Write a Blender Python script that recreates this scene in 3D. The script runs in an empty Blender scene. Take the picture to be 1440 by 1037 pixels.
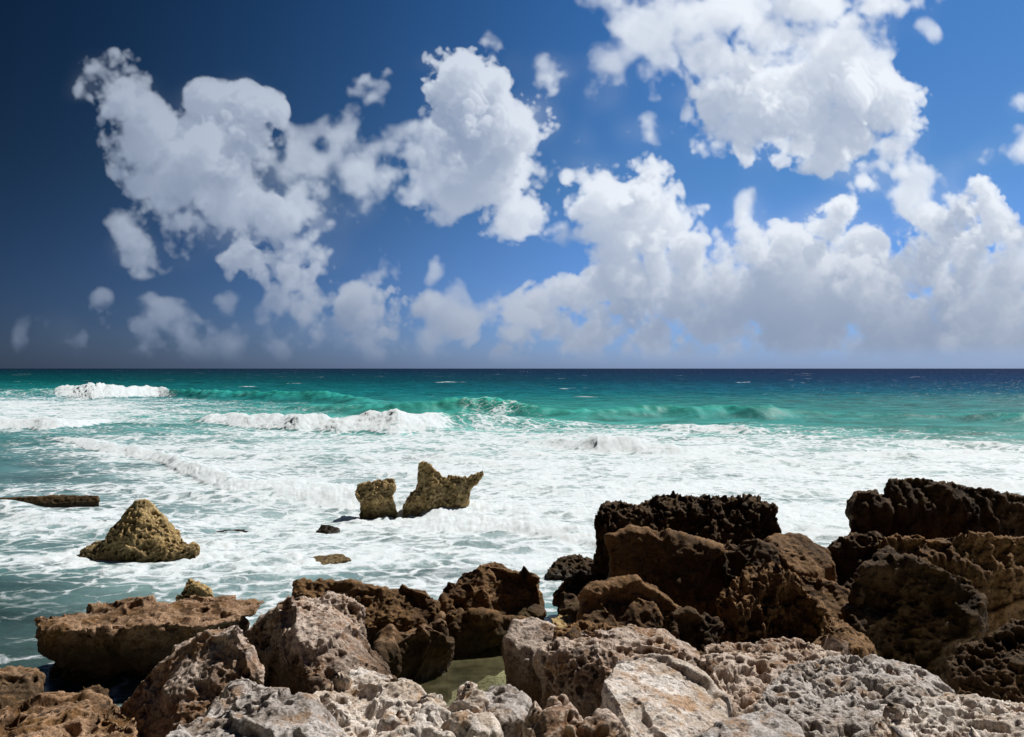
import bpy, bmesh, math, random, time
import numpy as np
from mathutils import Vector
T0 = time.time()
S = bpy.context.scene
C = S.collection
R = math.radians
FPX, CX, CY, CH = 1120.0, 720.0, 518.5, 5.0      # photo focal length in px, centre, camera height above the sea

# ------------------------------------------------------------------ camera
cam = bpy.data.cameras.new("camera")
cam.lens = 28; cam.sensor_width = 36; cam.clip_start = 0.1; cam.clip_end = 200000
co = bpy.data.objects.new("camera", cam); C.objects.link(co)
co.location = (0, 0, CH); co.rotation_euler = (R(90), 0, 0)
S.camera = co

# ------------------------------------------------------------------ sun, exposure
SUN_AZ, SUN_EL = 52.0, 50.0      # azimuth to the right of the view (+Y), elevation
sd = Vector((math.sin(R(SUN_AZ))*math.cos(R(SUN_EL)), math.cos(R(SUN_AZ))*math.cos(R(SUN_EL)), math.sin(R(SUN_EL))))
sl = bpy.data.lights.new("sun", 'SUN'); sl.energy = 5.0; sl.angle = R(0.5); sl.color = (1.0, 0.95, 0.87)
so = bpy.data.objects.new("sun", sl); C.objects.link(so)
so.rotation_euler = (-sd).to_track_quat('-Z', 'Y').to_euler()
S.view_settings.view_transform = 'Standard'; S.view_settings.look = 'None'
S.view_settings.exposure = 0.0; S.view_settings.gamma = 1.0

# ------------------------------------------------------------------ node helper
class NT:
    def __init__(s, tree): s.t = tree; s.n = tree.nodes; s.l = tree.links
    def put(s, sock, v):
        if v is None: return
        if isinstance(v, bpy.types.NodeSocket): s.l.new(v, sock)
        else:
            if isinstance(v, (tuple, list)) and sock.type == 'RGBA' and len(v) == 3: v = (*v, 1)
            sock.default_value = v
    def m(s, op, a, b=None, c=None, clamp=False):
        n = s.n.new('ShaderNodeMath'); n.operation = op; n.use_clamp = clamp
        for i, v in enumerate((a, b, c)):
            if v is not None: s.put(n.inputs[i], v)
        return n.outputs[0]
    def v(s, op, a, b=None, c=None, scale=None):
        n = s.n.new('ShaderNodeVectorMath'); n.operation = op
        for i, x in enumerate((a, b, c)):
            if x is not None: s.put(n.inputs[i], x)
        if scale is not None: s.put(n.inputs['Scale'], scale)
        return n.outputs['Value'] if op in ('DISTANCE', 'LENGTH', 'DOT_PRODUCT') else n.outputs['Vector']
    def sm(s, x, a, b, c=0.0, d=1.0, kind='SMOOTHSTEP'):
        n = s.n.new('ShaderNodeMapRange'); n.interpolation_type = kind
        for k, v in zip(('Value', 'From Min', 'From Max', 'To Min', 'To Max'), (x, a, b, c, d)): s.put(n.inputs[k], v)
        return n.outputs[0]
    def noise(s, vec, scale, detail=4, rough=.55, dist=0.0, kind='FBM', lac=2.0, col=False):
        n = s.n.new('ShaderNodeTexNoise'); n.noise_type = kind
        s.put(n.inputs['Vector'], vec); s.put(n.inputs['Scale'], scale); s.put(n.inputs['Detail'], detail)
        s.put(n.inputs['Roughness'], rough); s.put(n.inputs['Lacunarity'], lac); s.put(n.inputs['Distortion'], dist)
        return n.outputs['Color' if col else 0]
    def vor(s, vec, scale, feature='F1', rnd=1.0, smooth=None, out='Distance', detail=0):
        n = s.n.new('ShaderNodeTexVoronoi'); n.feature = feature
        s.put(n.inputs['Vector'], vec); s.put(n.inputs['Scale'], scale); s.put(n.inputs['Randomness'], rnd)
        if detail: s.put(n.inputs['Detail'], detail)
        if smooth is not None: s.put(n.inputs['Smoothness'], smooth)
        return n.outputs[out]
    def mix(s, f, a, b, mode='MIX'):
        n = s.n.new('ShaderNodeMix'); n.data_type = 'RGBA'; n.blend_type = mode; n.clamp_factor = True
        s.put(n.inputs[0], f); s.put(n.inputs[6], a); s.put(n.inputs[7], b)
        return n.outputs[2]
    def sep(s, v):
        n = s.n.new('ShaderNodeSeparateXYZ'); s.put(n.inputs[0], v); return n.outputs
    def comb(s, x, y, z):
        n = s.n.new('ShaderNodeCombineXYZ')
        for i, q in enumerate((x, y, z)): s.put(n.inputs[i], q)
        return n.outputs[0]

# ------------------------------------------------------------------ world: Nishita sky through a polarising filter, cumulus clouds by direction
def pxdir(px, py): return Vector(((px-CX)/FPX, 1.0, -(py-CY)/FPX)).normalized()

W = bpy.data.worlds.new("World"); S.world = W; W.use_nodes = True
for n in list(W.node_tree.nodes): W.node_tree.nodes.remove(n)
w = NT(W.node_tree)
tc = w.n.new('ShaderNodeTexCoord'); DIR = w.v('NORMALIZE', tc.outputs['Generated'])
sky = w.n.new('ShaderNodeTexSky'); sky.sky_type = 'NISHITA'; sky.sun_disc = False
sky.sun_elevation = R(SUN_EL); sky.sun_rotation = R(SUN_AZ)
sky.altitude = 0; sky.air_density = 1.0; sky.dust_density = 0.6; sky.ozone_density = 2.0
AXL = tuple(Vector((-0.80, 0.44, 0.40)).normalized())
def polar(q, d):      # a polarising filter: darkest at right angles to the sun
    return q.m('SUBTRACT', 1.0, q.m('MULTIPLY', q.sm(q.v('DOT_PRODUCT', d, AXL), .30, 1.02), .93))
_z = w.sep(DIR)[2]
filt = w.mix(w.sm(_z, 0.0, 0.22, kind='LINEAR'), (.30, .46, 1.0), (.22, .42, .66))
filt = w.mix(w.sm(_z, 0.22, 0.50, kind='LINEAR'), filt, (.13, .38, .66))
filt = w.mix(w.sm(_z, 0.45, 0.75), filt, (.06, .14, .24))  # overhead sky darkened as well, to lower the fill light
back = w.sm(w.sep(DIR)[1], -.3, .35, .10, 1.0)        # sky behind the camera dimmed to cut fill light on the rocks
skc = w.v('SCALE', w.mix(1.0, sky.outputs[0], filt, 'MULTIPLY'), scale=w.m('MULTIPLY', back, polar(w, DIR)))
bg = w.n.new('ShaderNodeBackground'); w.l.new(skc, bg.inputs[0]); bg.inputs[1].default_value = 0.12
wo = w.n.new('ShaderNodeOutputWorld'); w.l.new(bg.outputs[0], wo.inputs[0])


def new_mat(name):
    m = bpy.data.materials.new(name); m.use_nodes = True
    for n in list(m.node_tree.nodes): m.node_tree.nodes.remove(n)
    return m, NT(m.node_tree)
def mesh_np(name, co_, quads, mat, smooth=True):
    me = bpy.data.meshes.new(name)
    me.vertices.add(len(co_)); me.vertices.foreach_set('co', np.ascontiguousarray(co_, dtype=np.float32).ravel())
    n = len(quads); k = quads.shape[1]
    me.loops.add(n*k); me.loops.foreach_set('vertex_index', np.ascontiguousarray(quads, dtype=np.int32).ravel())
    me.polygons.add(n); me.polygons.foreach_set('loop_start', np.arange(0, n*k, k, dtype=np.int32))
    me.update(calc_edges=True)
    if smooth: me.polygons.foreach_set('use_smooth', np.ones(n, bool))
    me.materials.append(mat)
    o = bpy.data.objects.new(name, me); C.objects.link(o)
    return o
def attr(me, name, arr):
    if arr.ndim == 1:
        a = me.attributes.new(name, 'FLOAT', 'POINT'); a.data.foreach_set('value', arr.astype(np.float32))
    else:
        a = me.attributes.new(name, 'FLOAT_VECTOR', 'POINT'); a.data.foreach_set('vector', np.ascontiguousarray(arr, dtype=np.float32).ravel())
def grid_faces(ny, nx):
    i = np.arange(ny*nx).reshape(ny, nx)
    return np.stack([i[:-1, :-1], i[1:, :-1], i[1:, 1:], i[:-1, 1:]], -1).reshape(-1, 4)
def A_(q, name, out='Fac'):
    n = q.n.new('ShaderNodeAttribute'); n.attribute_name = name; return n.outputs[out]

# ------------------------------------------------------------------ cumulus field
# cumulus bodies: photo-direction x, y, radius px, softness (0 crisp .. 1 wispy)
BL = [(1275,285,24,.7),(634,228,44,.3),(1330,262,26,.9),(760,240,24,.9),(790,330,22,.9),(700,60,20,.5),(430,300,44,.6),(415,345,40,.5),(450,240,26,1),(480,310,26,.9),(560,300,18,1),(545,200,22,1),(500,235,26,1),
(1000,80,56,.5),(1080,50,60,.6),(1150,60,50,.6),(1020,20,60,.8),(930,45,50,.9),(1200,60,40,.6),(1000,200,34,.4),(960,165,26,.6),(880,80,14,1),(870,130,16,.9),(840,140,12,1),
(725,450,36,0.25),(780,455,40,0.25),(850,450,44,0.25),(930,455,44,0.25),(1010,455,44,0.25),(1090,455,46,0.25),(1170,458,46,0.25),(1250,462,46,0.30),(1340,465,48,0.30),(1420,465,50,0.30),(660,450,26,0.35),(640,430,16,0.40),
(730,485,40,0.45),(820,488,44,0.45),(920,490,44,0.45),(1020,490,44,0.45),(1120,492,44,0.45),(1230,492,46,0.45),(1330,490,46,0.45),(1430,490,50,0.45),(610,485,34,1),(520,485,36,1),(420,488,34,1),(560,440,34,0.25),(515,455,34,0.30),(470,485,30,1),
(330,480,26,1),(270,485,26,1),(225,430,14,.8),(270,455,20,.8),(900,350,40,.4),(940,390,40,.3),(1000,400,40,.3),(860,385,34,.3),(1330,340,44,.2),(1210,400,50,.3),(1100,400,50,.3),(165,135,48,.4),(140,125,30,.5),(212,205,62,.4),(232,260,60,.5),(290,215,70,.3),(345,170,54,.2),(300,160,44,.2),(320,270,60,.4),(372,310,46,.3),
(345,352,42,.2),(395,375,32,.2),(440,368,36,.2),(200,345,36,.6),(180,320,24,.7),(262,345,24,.6),(470,345,20,.3),(415,292,30,.5),(380,215,32,.5),(270,310,40,.5),
(515,125,24,.6),(475,190,34,.9),(520,240,38,.8),(440,210,34,1),(400,240,36,.9),(500,170,24,.8),(520,290,26,1),
(640,105,46,.0),(690,108,40,.0),(665,165,60,.0),(728,175,46,.0),(758,152,16,.1),(610,220,50,.6),(578,200,26,.9),(690,235,68,.2),(640,265,50,.4),(745,300,38,.3),(600,260,40,.7),(700,290,40,.3),
(430,405,30,.3),(540,378,22,.1),(553,412,30,.1),(502,410,18,.2),(592,436,26,.3),(490,430,36,.4),(395,442,20,.3),(545,455,40,.4),(440,462,34,.6),(370,465,20,.8),(620,460,24,.6),
(150,438,22,.2),(130,450,14,.4),(240,446,16,.4),(205,470,24,.8),(250,468,22,.7),(90,475,26,.9),(40,470,26,1),(320,422,12,1),
(805,262,28,.2),(845,285,44,.2),(905,262,36,.1),(900,318,54,.3),(965,330,40,.2),(975,372,38,.3),(1015,352,26,.3),(850,345,32,.4),(880,370,34,.4),
(698,440,22,.2),(765,428,36,.2),(830,412,42,.2),(890,415,46,.2),(960,425,46,.3),(1035,430,46,.3),(1115,425,52,.3),(1190,430,52,.3),(1260,435,56,.4),(1340,435,56,.4),(1410,430,60,.4),
(720,468,28,.5),(800,466,34,.4),(900,470,36,.4),(1000,470,36,.5),(1100,472,36,.5),(1200,474,36,.5),(1300,470,36,.6),(1400,470,36,.6),
(1062,292,17,.0),(1066,322,24,.0),(1060,362,38,.1),(1105,350,38,.1),(1130,325,26,.1),(1165,320,38,.0),(1215,345,38,.1),(1260,385,50,.2),(1160,385,50,.2),(1030,385,36,.2),
(1300,315,38,.1),(1290,365,42,.2),(1345,300,36,.0),(1388,278,26,.0),(1375,335,46,.1),(1436,330,36,.1),(1425,380,52,.3),(1330,380,44,.3),
(1005,135,40,.1),(1045,90,46,.2),(1100,140,64,.1),(1165,110,54,.1),(1215,135,46,.1),(1275,152,36,.1),(1110,192,48,.2),(1050,185,44,.2),(1180,200,46,.2),
(1250,232,36,.5),(1295,262,28,.6),(1220,250,28,.5),(900,15,56,.9),(980,25,64,.8),(1060,20,52,.6),(1140,-5,54,.5),(1225,10,38,.6),(960,75,32,.8),(1240,60,18,.7),(1300,-20,36,.7),(840,-20,40,1),
(780,104,20,.6),(860,108,20,.9),(902,186,18,.7),(925,122,13,.9),(820,205,12,.9),(840,80,16,1),(1385,228,18,.6),(1432,215,20,.5),(1302,50,9,.8),(606,370,13,.8),(640,405,10,.9),(1440,155,11,.8),(1340,245,16,.9),
(1530,250,60,.3),(1500,400,60,.3),(1590,330,70,.3),(1560,90,50,.5),(1560,450,50,.5),(1600,240,30,.8)]

def _cubic(n, m, rng):
    """matrix that resamples m lattice values to n points (uniform cubic B-spline)"""
    t = np.linspace(0, m-3.001, n); i = t.astype(int); f = t-i
    M = np.zeros((n, m), np.float32); r = np.arange(n)
    M[r, i] += (1-f)**3/6; M[r, i+1] += (3*f**3-6*f**2+4)/6; M[r, i+2] += (-3*f**3+3*f**2+3*f+1)/6; M[r, np.minimum(i+3, m-1)] += f**3/6
    return M
def lattice_noise(shape, cells, rng):
    """smooth noise on a regular grid, cells = lattice cells per axis; zero mean, unit-ish variance"""
    ms = [max(4, int(round(c))+3) for c in cells]
    a = rng.standard_normal(ms).astype(np.float32)
    for ax in range(len(shape)):
        M = _cubic(shape[ax], ms[ax], rng)
        a = np.moveaxis(np.tensordot(M, a, axes=(1, ax)), 0, ax)
    return a/ a.std()

def cloud_layer():
    X0, X1, Y0, Y1, ZD = -180., 1620., -150., 518., 120.
    st = 1.5
    NX, NY, NZ = int((X1-X0)/st), int((Y1-Y0)/st), 28
    rng = np.random.default_rng(12)
    # low-resolution body field
    lx, ly, lz = NX//5, NY//5, NZ
    gx = np.linspace(X0, X1, lx, dtype=np.float32)[None, :, None]; gy = np.linspace(Y0, Y1, ly, dtype=np.float32)[:, None, None]
    gz = np.linspace(-ZD, ZD, lz, dtype=np.float32)[None, None, :]
    sh = (ly, lx, lz)
    def ext(c): return ((Y1-Y0)/c, (X1-X0)/c, 2*ZD/c)
    wx = lattice_noise(sh, ext(48), rng)*4.5 + lattice_noise(sh, ext(22), rng)*3
    wy = lattice_noise(sh, ext(48), rng)*4.5 + lattice_noise(sh, ext(22), rng)*3
    px_, py_, pz_ = gx+wx, gy+wy, gz+1.6*lattice_noise(sh, ext(30), rng)*6
    acc = np.zeros(sh, np.float32); sw = np.zeros(sh, np.float32); sf = np.zeros(sh, np.float32)
    k = 5.0
    for (bx, by, br, bs) in BL:
        bz = ((bx*7.13+by*3.71) % 50)-25
        if br < 25: bs = max(bs, .8)
        if bs >= .85: br *= .82
        m = (np.abs(gx[0, :, 0]-bx) < br+70); n = (np.abs(gy[:, 0, 0]-by) < br+70)
        sl_ = (np.ix_(n, m))
        d = br - np.sqrt((px_[sl_]-bx)**2 + (py_[sl_]-by)**2 + ((pz_[sl_]-bz)*1.0)**2)
        e = np.exp(np.clip(d/k, -30, 12)); acc[sl_] += e; sf[sl_] += e*bs; 
    body = k*np.log(acc+1e-9) - 5; body = np.maximum(body, -60); sf = sf/(acc+1e-9)
    def up(a):
        for ax, n in ((0, NY), (1, NX)):
            t = np.linspace(0, a.shape[ax]-1.001, n); i = t.astype(int); f = (t-i).astype(np.float32)
            shp = [1]*3; shp[ax] = n; f = f.reshape(shp)
            a = np.take(a, i, ax)*(1-f) + np.take(a, i+1, ax)*f
        return a
    body = up(body); sf = up(sf)
    SH = (NY, NX, NZ)
    yy = np.linspace(Y0, Y1, NY, dtype=np.float32)
    n = np.zeros(SH, np.float32)
    for c, a in ((50, 9), (26, 8), (13.5, 5.6), (7.5, 3.6), (4.2, 2.2)):
        q = lattice_noise(SH, ext(c), rng); n += a*(np.abs(q)*1.25-0.9)*(1-.45*sf) + a*q*(.25+1.15*sf)
    q = np.clip((body+24)/17, 0, 1); d = body + n*1.35*q*q*(3-2*q) - 2.0; del q
    den = np.clip((d+6*sf)/(11.0+34*sf), 0, 1)**1.3*(1-.76*sf)
    veil = lattice_noise((NY, NX, 1), (ext(70)[0], ext(110)[1], 1), rng)*.5 + lattice_noise((NY, NX, 1), (ext(24)[0], ext(40)[1], 1), rng)*.35
    vq = np.clip((body+36)/44, 0, 1); den += vq*vq*np.clip(veil, 0, 1.0)*.022; del vq
    del d, n, body
    fade = np.clip((yy-Y0)/50, 0, 1)[:, None, None]; den *= fade
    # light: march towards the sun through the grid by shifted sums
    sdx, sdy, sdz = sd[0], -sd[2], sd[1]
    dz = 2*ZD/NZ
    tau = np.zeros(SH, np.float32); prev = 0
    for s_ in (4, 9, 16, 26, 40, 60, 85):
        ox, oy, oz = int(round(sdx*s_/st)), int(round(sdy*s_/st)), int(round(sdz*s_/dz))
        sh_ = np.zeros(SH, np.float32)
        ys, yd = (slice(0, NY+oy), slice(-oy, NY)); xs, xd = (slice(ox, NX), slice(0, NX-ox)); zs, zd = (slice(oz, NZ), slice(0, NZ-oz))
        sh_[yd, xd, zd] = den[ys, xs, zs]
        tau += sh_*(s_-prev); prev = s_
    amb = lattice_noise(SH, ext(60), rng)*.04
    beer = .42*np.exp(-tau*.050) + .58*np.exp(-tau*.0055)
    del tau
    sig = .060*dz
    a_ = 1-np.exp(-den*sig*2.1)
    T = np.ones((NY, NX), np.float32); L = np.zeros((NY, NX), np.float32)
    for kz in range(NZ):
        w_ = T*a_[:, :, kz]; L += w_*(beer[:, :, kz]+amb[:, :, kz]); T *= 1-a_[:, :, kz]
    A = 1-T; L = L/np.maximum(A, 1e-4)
    return (X0, X1, Y0, Y1, NX, NY, A, L)

# ------------------------------------------------------------------ sky backdrop: the clouds, 90 km off
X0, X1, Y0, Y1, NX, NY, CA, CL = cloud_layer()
def build_sky():
    m, q = new_mat("cloud_vapour")
    geo = q.n.new('ShaderNodeNewGeometry'); d = q.v('NORMALIZE', geo.outputs['Position'])
    z = q.sep(d)[2]
    lit = q.sm(A_(q, 'baked_sunlight'), .28, .86, 0, 1, 'LINEAR')
    c = q.mix(lit, (.33, .41, .56), (.88, .93, 1.0))  # cloud light and shade stored per vertex and painted into the emission
    p = polar(q, d)
    air = (.22, .29, .43)
    c = q.mix(q.sm(z, .01, .20, .74, .0), c, air)  # horizon haze mixed into the cloud colour
    c = q.mix(1.0, c, q.mix(p, (.84, .95, 1.14), (1, 1, 1)), 'MULTIPLY')
    c = q.v('SCALE', c, scale=q.m('ADD', q.m('MULTIPLY', p, .60), .38))
    e = q.n.new('ShaderNodeEmission'); q.l.new(c, e.inputs[0])
    t = q.n.new('ShaderNodeBsdfTransparent')
    mx = q.n.new('ShaderNodeMixShader')
    q.put(mx.inputs[0], q.m('MULTIPLY', A_(q, 'vapour'), q.sm(z, .002, .030)))
    q.l.new(t.outputs[0], mx.inputs[1]); q.l.new(e.outputs[0], mx.inputs[2])
    o = q.n.new('ShaderNodeOutputMaterial'); q.l.new(mx.outputs[0], o.inputs[0])
    m.cycles.emission_sampling = 'NONE'
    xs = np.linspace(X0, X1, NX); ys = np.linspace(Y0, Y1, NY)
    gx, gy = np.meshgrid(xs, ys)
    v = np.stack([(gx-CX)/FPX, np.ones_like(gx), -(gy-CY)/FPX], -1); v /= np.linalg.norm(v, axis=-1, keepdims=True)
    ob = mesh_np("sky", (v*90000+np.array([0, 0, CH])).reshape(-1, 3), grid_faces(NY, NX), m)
    attr(ob.data, 'vapour', CA.ravel()); attr(ob.data, 'baked_sunlight', CL.ravel())
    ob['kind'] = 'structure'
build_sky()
# ------------------------------------------------------------------ gradient noise on arbitrary points (numpy)
def _hash(ix, iy, seed):
    h = (ix.astype(np.int64)*374761393 + iy.astype(np.int64)*668265263 + seed*1442695041) & 0xffffffff
    h = ((h ^ (h >> 13))*1274126177) & 0xffffffff
    return (h ^ (h >> 16)) & 0xffffffff
def pn(x, y, seed=0):
    ix, iy = np.floor(x), np.floor(y); fx, fy = x-ix, y-iy
    u, v = fx*fx*fx*(fx*(fx*6-15)+10), fy*fy*fy*(fy*(fy*6-15)+10)
    def gr(a, b):
        th = _hash(ix+a, iy+b, seed)*(2*math.pi/4294967296.0)
        return np.cos(th)*(fx-a) + np.sin(th)*(fy-b)
    return ((gr(0, 0)*(1-u)+gr(1, 0)*u)*(1-v) + (gr(0, 1)*(1-u)+gr(1, 1)*u)*v)*1.4
def sst(x, a, b):
    t = np.clip((x-a)/(b-a), 0, 1); return t*t*(3-2*t)

# ------------------------------------------------------------------ the sea
# foam cover and water colour where the shore shelf, breakers and deep water lie (photo px on the z=0 plane -> ground points)
FXC = [-400,0,120,240,360,480,600,720,840,960,1080,1200,1320,1440,1900]
FRW = [(519,[0]*15),(535,[0]*15),(545,[0]*15),
(552,[.3,.2,.0,0,0,0,0,0,0,0,0,0,0,0,0]),
(560,[.6,.55,.5,.25,.08,.05,0,0,0,0,0,0,0,0,0]),
(570,[.8,.8,.75,.5,.15,.05,.05,.05,0,0,0,0,0,0,0]),
(585,[.8,.75,.8,.5,.25,.12,.1,.12,.05,.02,0,0,0,0,0]),
(595,[.75,.8,.6,.3,.3,.3,.25,.18,.10,.05,.02,0,0,0,0]),
(605,[.3,.35,.25,.3,.5,.5,.6,.55,.48,.34,.28,.12,0,0,0]),
(615,[.1,.1,.15,.5,.62,.65,.65,.72,.75,.60,.50,.42,.34,.06,0]),
(630,[.05,.05,.7,.66,.68,.7,.7,.8,.8,.75,.68,.66,.66,.66,.5]),
(650,[.05,.05,.2,.72,.72,.72,.75,.8,.84,.84,.8,.8,.8,.75,.7]),
(670,[.05,.06,.15,.5,.76,.8,.8,.84,.84,.76,.8,.84,.8,.76,.7]),
(690,[.25,.3,.4,.55,.68,.8,.78,.8,.8,.8,.84,.84,.84,.8,.8]),
(710,[.5,.5,.55,.6,.6,.7,.78,.86,.86,.84,.84,.84,.84,.84,.8]),
(730,[.5,.5,.55,.6,.6,.62,.8,.9,.9,.84,.84,.84,.84,.84,.8]),
(760,[.5,.5,.5,.55,.6,.55,.55,.6,.7,.8,.84,.84,.84,.84,.8]),
(800,[.38,.42,.4,.48,.52,.56,.6,.66,.7,.8,.84,.84,.84,.84,.8]),
(830,[.12,.15,.2,.42,.5,.56,.6,.66,.7,.8,.84,.84,.84,.84,.8]),
(870,[.1,.12,.16,.42,.5,.5,.1,.1,.1,.3,.84,.84,.84,.84,.8]),
(1000,[.2,.2,.2,.2,.2,.1,.05,.05,.05,.05,.84,.84,.84,.84,.8])]
WXC = [-400,0,360,720,1080,1440,1900]
WRW = [(518.6,[(.003,.012,.03),(.003,.012,.03),(.004,.013,.035),(.005,.014,.04),(.006,.016,.05),(.008,.018,.058),(.008,.018,.058)]),
(524,[(0.0018,0.0296,0.0425),(0.0018,0.0296,0.0467),(0.0018,0.0266,0.0510),(0.0018,0.0222,0.0595),(0.0024,0.0192,0.0680),(0.0030,0.0192,0.0723),(0.0030,0.0192,0.0723)]),
(535,[(0.0018,0.0592,0.0680),(0.0018,0.0629,0.0723),(0.0012,0.0555,0.0723),(0.0018,0.0444,0.0765),(0.0018,0.0340,0.0892),(0.0018,0.0326,0.1020),(0.0018,0.0326,0.1020)]),
(548,[(0.0120,0.1480,0.1615),(0.0120,0.1628,0.1700),(0.0048,0.1258,0.1403),(0.0048,0.1036,0.1403),(0.0048,0.0888,0.1530),(0.0048,0.0740,0.1445),(0.0048,0.0740,0.1445)]),
(562,[(0.0480,0.2368,0.2635),(0.0480,0.2516,0.2805),(0.0120,0.1924,0.2040),(0.0084,0.1776,0.1870),(0.0096,0.1480,0.1700),(0.0132,0.1406,0.1700),(0.0120,0.1406,0.1700)]),
(585,[(.10,.28,.28),(.10,.30,.30),(.06,.32,.30),(.035,.32,.28),(.022,.21,.21),(.018,.18,.19),(.018,.18,.19)]),
(610,[(.06,.20,.21),(.05,.19,.20),(.12,.34,.34),(.10,.36,.34),(.05,.29,.27),(.03,.22,.21),(.03,.22,.21)]),
(650,[(.05,.15,.17),(.06,.17,.19),(.24,.38,.39),(.30,.44,.44),(.30,.44,.43),(.28,.42,.41),(.28,.42,.4)]),
(720,[(.15,.28,.30),(.18,.32,.34),(.28,.41,.42),(.34,.45,.45),(.32,.43,.42),(.32,.42,.41),(.3,.4,.4)]),
(790,[(.07,.16,.165),(.11,.22,.225),(.24,.37,.38),(.30,.41,.42),(.28,.37,.36),(.25,.36,.35),(.25,.36,.35)]),
(850,[(.030,.07,.068),(.040,.085,.082),(.20,.32,.32),(.15,.28,.28),(.14,.24,.23),(.1,.2,.2),(.1,.2,.2)]),
(1000,[(.03,.06,.055),(.03,.06,.055),(.06,.10,.09),(.05,.07,.05),(.05,.07,.05),(.05,.07,.05),(.05,.07,.05)])]
def bil(xc, rows, px, py):
    ys = np.array([r[0] for r in rows], float); T = np.array([r[1] for r in rows], float)
    ry = np.log(np.maximum(ys-517.5, .5)); qy = np.log(np.maximum(py-517.5, .5))
    fy = np.interp(qy, ry, np.arange(len(ys))); fx = np.interp(px, xc, np.arange(len(xc)))
    j = np.minimum(fy.astype(int), len(ys)-2); i = np.minimum(fx.astype(int), len(xc)-2)
    a, b = fy-j, fx-i
    if T.ndim == 3: a = a[:, None]; b = b[:, None]
    return (T[j, i]*(1-b)+T[j, i+1]*b)*(1-a) + (T[j+1, i]*(1-b)+T[j+1, i+1]*b)*a

# waves: foot line (photo x, y of the foot on still water), height m, white 0..1 ; width m
WAVES = [
 dict(p=[(268,597,0,0),(295,598,.7,1),(350,602,1.0,1),(420,606,1.15,1),(500,609,1.2,1),(560,611,1.35,1),(605,609,1.4,.9),(640,605,1.4,.25),(680,603,1.0,.5),(730,602,.7,.4),(790,601,.35,.2),(850,600,0,0)], w=6.0, lump=.22),
 dict(p=[(-300,560,.8,.5),(0,560,.9,.1),(75,559,1.6,.3),(95,559,2.1,1),(130,560,2.4,1),(180,559,2.0,1),(222,558,1.5,.9),(250,560,1.5,.05),(330,563,1.4,0),(450,567,1.3,0),(520,570,.6,0),(560,570,0,0)], w=12, lump=.4),
 dict(p=[(380,575,0,0),(450,582,.7,0),(520,585,.9,0),(600,587,1.3,0),(640,587,1.7,.08),(690,587,1.9,.18),(740,588,1.5,.12),(790,590,.9,0),(850,591,.8,0),(930,590,1.25,0),(1000,590,1.25,0),(1080,590,1.0,0),(1150,590,.7,0),(1230,590,.4,0),(1330,592,.5,0),(1440,596,.6,0),(1900,598,.6,0)], w=8, lump=.05),
 dict(p=[(60,618,0,0),(90,626,.22,.9),(120,632,.30,1),(170,641,.34,1),(230,657,.36,1),(290,678,.36,1),(330,692,.34,1),(390,703,.34,1),(440,709,.3,1),(490,712,.22,1),(530,714,.12,1),(560,712,0,0)], w=4.6, lump=.11),
 dict(p=[(700,620,0,0),(770,627,.4,.7),(810,633,.5,.8),(840,636,.8,.95),(870,636,.75,.95),(910,637,.55,.9),(960,640,.35,.9),(1030,640,.2,.8),(1090,638,0,0)], w=3.2, lump=.14),
 dict(p=[(-300,602,.7,1),(0,602,.7,1),(60,603,.65,1),(110,601,.5,1),(150,596,.2,.9),(190,592,0,0)], w=4, lump=.22),
 dict(p=[(560,742,0,0),(610,745,.14,1),(680,748,.24,1),(740,756,.27,1),(790,766,.24,1),(830,772,.2,1),(900,775,.2,1),(960,775,0,0)], w=2.4, lump=.10),
 dict(p=[(560,727,0,0),(590,729,.3,1),(620,733,.28,1),(650,731,.2,1),(690,725,0,0)], w=1.6, lump=.08),
 dict(p=[(1020,612,0,0),(1100,617,.2,.4),(1200,624,.25,.45),(1300,629,.25,.5),(1440,636,.25,.5),(1900,650,.4,.6)], w=3, lump=.08),
 dict(p=[(880,606,0,0),(940,608,.5,.6),(1010,610,.5,.7),(1060,612,.45,.6),(1120,610,0,0)], w=3, lump=.12),
]
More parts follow.
